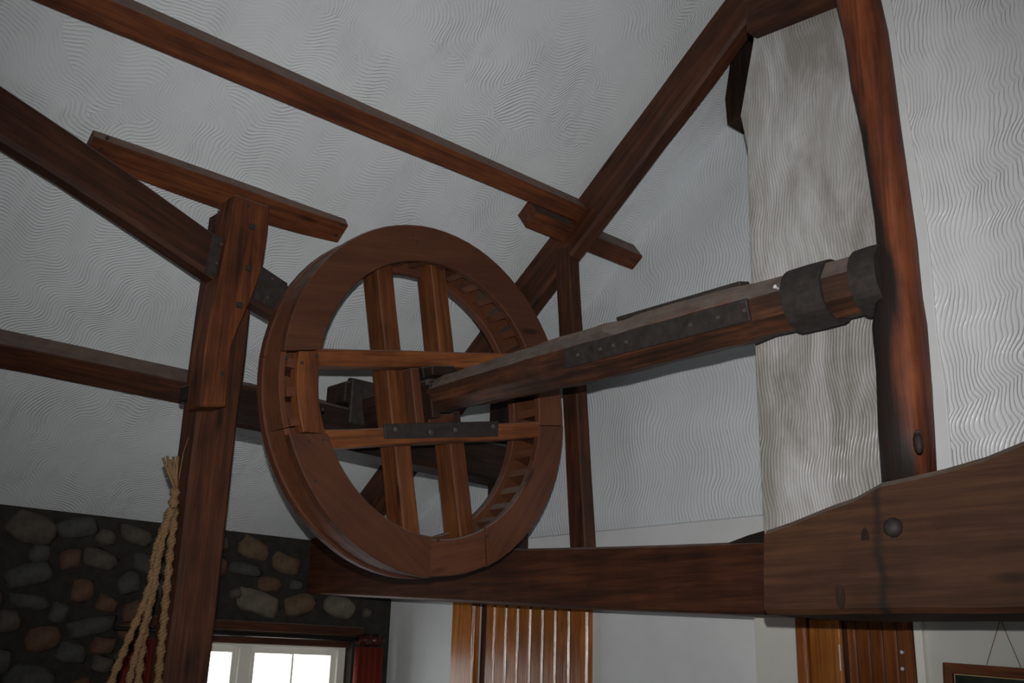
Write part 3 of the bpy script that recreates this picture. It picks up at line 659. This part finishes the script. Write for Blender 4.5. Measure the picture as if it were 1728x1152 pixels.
# iron bands
def axx(px, py=500, Y=2.64): return onY(px, py, Y).x
for a, b, r_ in ((axx(1322, 520), axx(1389, 505), 0.101), (axx(1436, 480), axx(1482, 470), 0.103)):
    L_ = b-a
    v, f = lathe((a, WY, WZ), (1, 0, 0), [(0, r_-0.016), (0, r_), (L_*0.5, r_+0.0015), (L_, r_), (L_, r_-0.016)], 32)
    put('iron_band', v, f, 'iron', ax, (1, 0, 0))
# long strap on the front facet with square bolt heads
def facet(an, x, r_, t_): # point on the facet with mid angle an, sideways offset t_
    a = radians(an); return V((x, WY+r_*cos(a)-t_*sin(a), WZ+r_*sin(a)+t_*cos(a)))
def strap(an, x0, x1, hw, nm='iron_strap', rr=0.090):
    vv = [facet(an, x, r_, t_) for x in (x0, x1) for r_ in (rr, rr+0.016) for t_ in (-hw, hw)]
    return put(nm, vv, box(0, 1, 0, 1, 0, 1)[1], 'iron', ax, (1, 0, 0), bevel=0.003)
s1 = strap(194, axx(958, 600), axx(1268, 530), 0.037)
for px_, py_ in ((975, 602), (1013, 593), (1035, 587), (1057, 580), (1165, 553), (1212, 543), (1257, 531)):
    x = axx(px_, py_, 2.62); bolt_head('bolt_head', facet(194, x, 0.106, 0.0), (0, cos(radians(194)), sin(radians(194))), 0.009, 'bolt', s1, True, 0.006)
s2 = strap(104, axx(1030, 556), axx(1240, 500), 0.030, rr=0.094)
s3 = strap(14, axx(958, 600), axx(1268, 530), 0.031)
p = facet(165, axx(1308, 500, 2.62), 0.093, 0.0); v, f = lathe(p, (0, -1, 0.1), [(-0.01, 0.004), (0.012, 0.004), (0.014, 0.007), (0.017, 0.002)], 8); put('bright_nail', v, f, 'metal_and_glare', ax, (0, 1, 0))

# bearing on a level bearer behind the wheel
tag(timber('bearer_beam', (-4.07, PYr-0.02, 2.69), (-4.07, RY+0.02, 2.66), 0.17, 0.2, 'oak_black', None, cham=0.014, wob=0.006), 'level dark bearer beam behind the wheel under the axle bearing', 'beam')
bb = empty('axle_bearing', (-4.07, WY, 2.79)); tag(bb, 'blackened bearing block clamping the axle end behind the wheel', 'bearing')
pbox('block', (-4.15, -3.985, 2.555, 2.76, 2.80, 2.90), 'oak_black', bb, axis=(0, 1, 0), bevel=0.008)
pbox('iron_clamp', (-3.99, -3.965, 2.58, 2.74, 2.70, 2.915), 'iron', bb, bevel=0.006)
for y in (2.61, 2.71): bolt_head('nut', (-4.03, y, 2.90), (0, 0, 1), 0.016, 'iron', bb, True, 0.03)

# ------------------------------------------------------------------ macrame rope hanger by the tall post
RX = -3.78
mh = empty('macrame_hanger', onX(300, 790, RX)); tag(mh, 'knotted jute macrame hanger hanging on the left side of the tall post', 'hanger')
def rp_(x, y, dx_=0.0): return onX(x, y, RX+dx_)
v, f = tube([rp_(318, 738, -0.1), rp_(309, 765, -0.03), rp_(303, 800), rp_(299, 835)], 0.0022, 6); put('string', v, f, 'rope', mh, (0, 0, 1))
fr = []
for k, (x, y) in enumerate(((275, 772), (282, 769), (287, 775), (293, 770), (300, 769), (278, 781))):
    fr.append(tube([rp_(297, 830, 0.004*k-0.01), rp_((x+297)/2-1, 802, 0.006*k-0.015), rp_(x, y, 0.008*k-0.02)], lambda q: 0.0065-0.001*q, 6))
put('tassel', *join(fr), 'rope', mh, (0, 0, 1), smooth=True)
def braid(path, r_, amp, pitch, ph=0.0):
    """two cords winding round one another along a path"""
    pts = [V(p) for p in path]; L_ = [0]
    for a, b in zip(pts, pts[1:]): L_.append(L_[-1]+(b-a).length)
    out = []; tot = L_[-1]; n = max(8, int(tot/pitch*8))
    for c in range(3):
        seq = []
        for i in range(n+1):
            s = tot*i/n; j = max(q for q in range(len(L_)-1) if L_[q] <= s+1e-9); k = (s-L_[j])/(L_[j+1]-L_[j]); p = pts[j].lerp(pts[j+1], k)
            a = 2*pi*s/pitch/1.0 + ph + c*2*pi/3; w_ = 0.62+0.38*sin(2*pi*s/(pitch*1.3))
            seq.append(p + V((0.66, 0.75, 0))*(amp*w_*cos(a)) + V((0.75, -0.66, 0))*(amp*0.7*sin(a)))
        out.append(tube(seq, r_, 6))
    return join(out)
put('wrapping', *braid([rp_(296, 826), rp_(293, 845), rp_(292, 868)], 0.010, 0.013, 0.03), 'rope', mh, (0, 0, 1), smooth=True)
for pth, r_, am in (([(294, 858), (293, 885), (288, 920), (283, 975), (277, 1040), (272, 1090), (266, 1160), (262, 1250)], 0.0085, 0.012),
                ([(290, 858), (280, 885), (270, 910), (265, 950), (260, 990), (250, 1030), (242, 1075), (236, 1120), (232, 1160), (226, 1250)], 0.0085, 0.012),
                ([(286, 862), (274, 895), (262, 930), (254, 985), (240, 1025), (222, 1065), (208, 1100), (195, 1130), (183, 1165), (160, 1250)], 0.008, 0.011),
                ([(288, 866), (277, 900), (266, 945), (257, 1000), (246, 1045), (233, 1090), (222, 1130), (214, 1165), (200, 1250)], 0.0075, 0.010)):
    put('strand', *braid([rp_(x, y, random.uniform(-0.02, 0.02)) for x, y in pth], r_, am, 0.045, random.random()*6), 'rope', mh, (0, 0, 1), smooth=True)

# ------------------------------------------------------------------ curtains, rod, picture
rz = 1.785; rx = SX+0.075
rod = empty('curtain_rod', (rx, 3.3, rz)); tag(rod, 'black curtain rod with a turned wooden finial over the window', 'curtain rod')
v, f = lathe((rx, 2.3, rz), (0, 1, 0), [(0, 0.012), (1.66, 0.012)], 12); put('rod', v, f, 'black', rod, (0, 1, 0), smooth=True)
yf = onX(604, 1075, rx).y
for sy, sg in ((yf, 1),):
    v, f = lathe((rx, sy, rz), (0, sg, 0), [(0, 0.014), (0.0, 0.03), (0.02, 0.034), (0.03, 0.02), (0.045, 0.036), (0.07, 0.040), (0.09, 0.036), (0.1, 0.022), (0.115, 0.034), (0.14, 0.04), (0.16, 0.034), (0.172, 0.018), (0.185, 0.022), (0.2, 0.012)], 18)
    put('finial', v, f, 'mahogany', rod, (0, 1, 0))
for y in (2.5, 3.84): put('bracket', *box(SX-0.005, rx+0.012, y-0.01, y+0.01, rz-0.012, rz+0.0), 'black', rod, (1, 0, 0))
def curtain(y0, y1, label):
    n = 40; a = []; b = []
    for i in range(n+1):
        k = i/n; y = y0+(y1-y0)*k; x = rx + 0.022*sin(k*2*pi*4.5) + 0.006*sin(k*23)
        a.append((x, y)); b.append((x+0.003, y))
    rows = []
    for zi in range(7):
        z = 1.742-zi*0.27; sp_ = 1+0.03*zi
        rows.append([V((rx+(x-rx)*sp_, y, z)) for x, y in a] + [V((rx+(x-rx)*sp_+0.004, y, z)) for x, y in reversed(b)])
    v, f = loft(rows); c = put('curtain', v, f, 'curtain', None, (0, 0, 1), hint=(1, 0, 0), smooth=True)
    tag(c, label, 'curtain')
curtain(onX(597, 1120, rx).y, onX(643, 1120, rx).y, 'dark red curtain gathered under the turned finial beside the white wall')
curtain(2.36, 2.62, 'dark red curtain half hidden behind the jute hanger')

pyy = D2Y-0.03
fpc = empty('framed_picture', onY(1660, 1160, pyy)); tag(fpc, 'dark picture in a brown wooden frame hung crooked on cords', 'picture')
tl = onY(1592, 1117, pyy); tr_ = onY(1728, 1127, pyy); xd = (tr_-tl).normalized(); zd = V((0, 1, 0)).cross(xd); zd = -zd if zd.z < 0 else zd
Wp, Hp, fw_ = 0.46, 0.36, 0.036
def P(a, b, y=0.0): return tl + xd*a - zd*b + V((0, y, 0))
for nm, q in (('frame_rail', [(0, 0), (Wp, 0), (Wp-fw_, fw_), (fw_, fw_)]), ('frame_rail', [(0, Hp), (fw_, Hp-fw_), (Wp-fw_, Hp-fw_), (Wp, Hp)]), ('frame_stile', [(0, 0), (fw_, fw_), (fw_, Hp-fw_), (0, Hp)]), ('frame_stile', [(Wp, 0), (Wp, Hp), (Wp-fw_, Hp-fw_), (Wp-fw_, fw_)])):
    v, f = prism([P(a, b, -0.012) for a, b in q], (0, 0.03, 0)); put(nm, v, f, 'oak', fpc, xd if 'rail' in nm else zd, bevel=0.005, seg=2)
v, f = prism([P(a, b, 0.004) for a, b in ((fw_, fw_), (Wp-fw_, fw_), (Wp-fw_, Hp-fw_), (fw_, Hp-fw_))], (0, 0.008, 0)); put('mount', v, f, 'mount', fpc, xd)
i_ = fw_+0.028
v, f = prism([P(a, b, 0.002) for a, b in ((fw_+0.004, fw_+0.004), (Wp-i_, fw_+0.004), (Wp-i_, Hp-i_), (fw_+0.004, Hp-i_))], (0, 0.004, 0)); put('print', v, f, 'dark_print', fpc, xd)
nail = onY(1688, 1044, pyy+0.01)
v, f = lathe(nail, (0, -1, 0), [(-0.03, 0.004), (0.012, 0.004), (0.014, 0.007)], 8); put('hook', v, f, 'iron', fpc, (0, 1, 0))
for x, y in ((1665, 1121), (1723, 1126)): v, f = tube([nail, onY(x, y, pyy+0.01)], 0.0014, 6); put('cord', v, f, 'rope', fpc, (0, 0, 1))
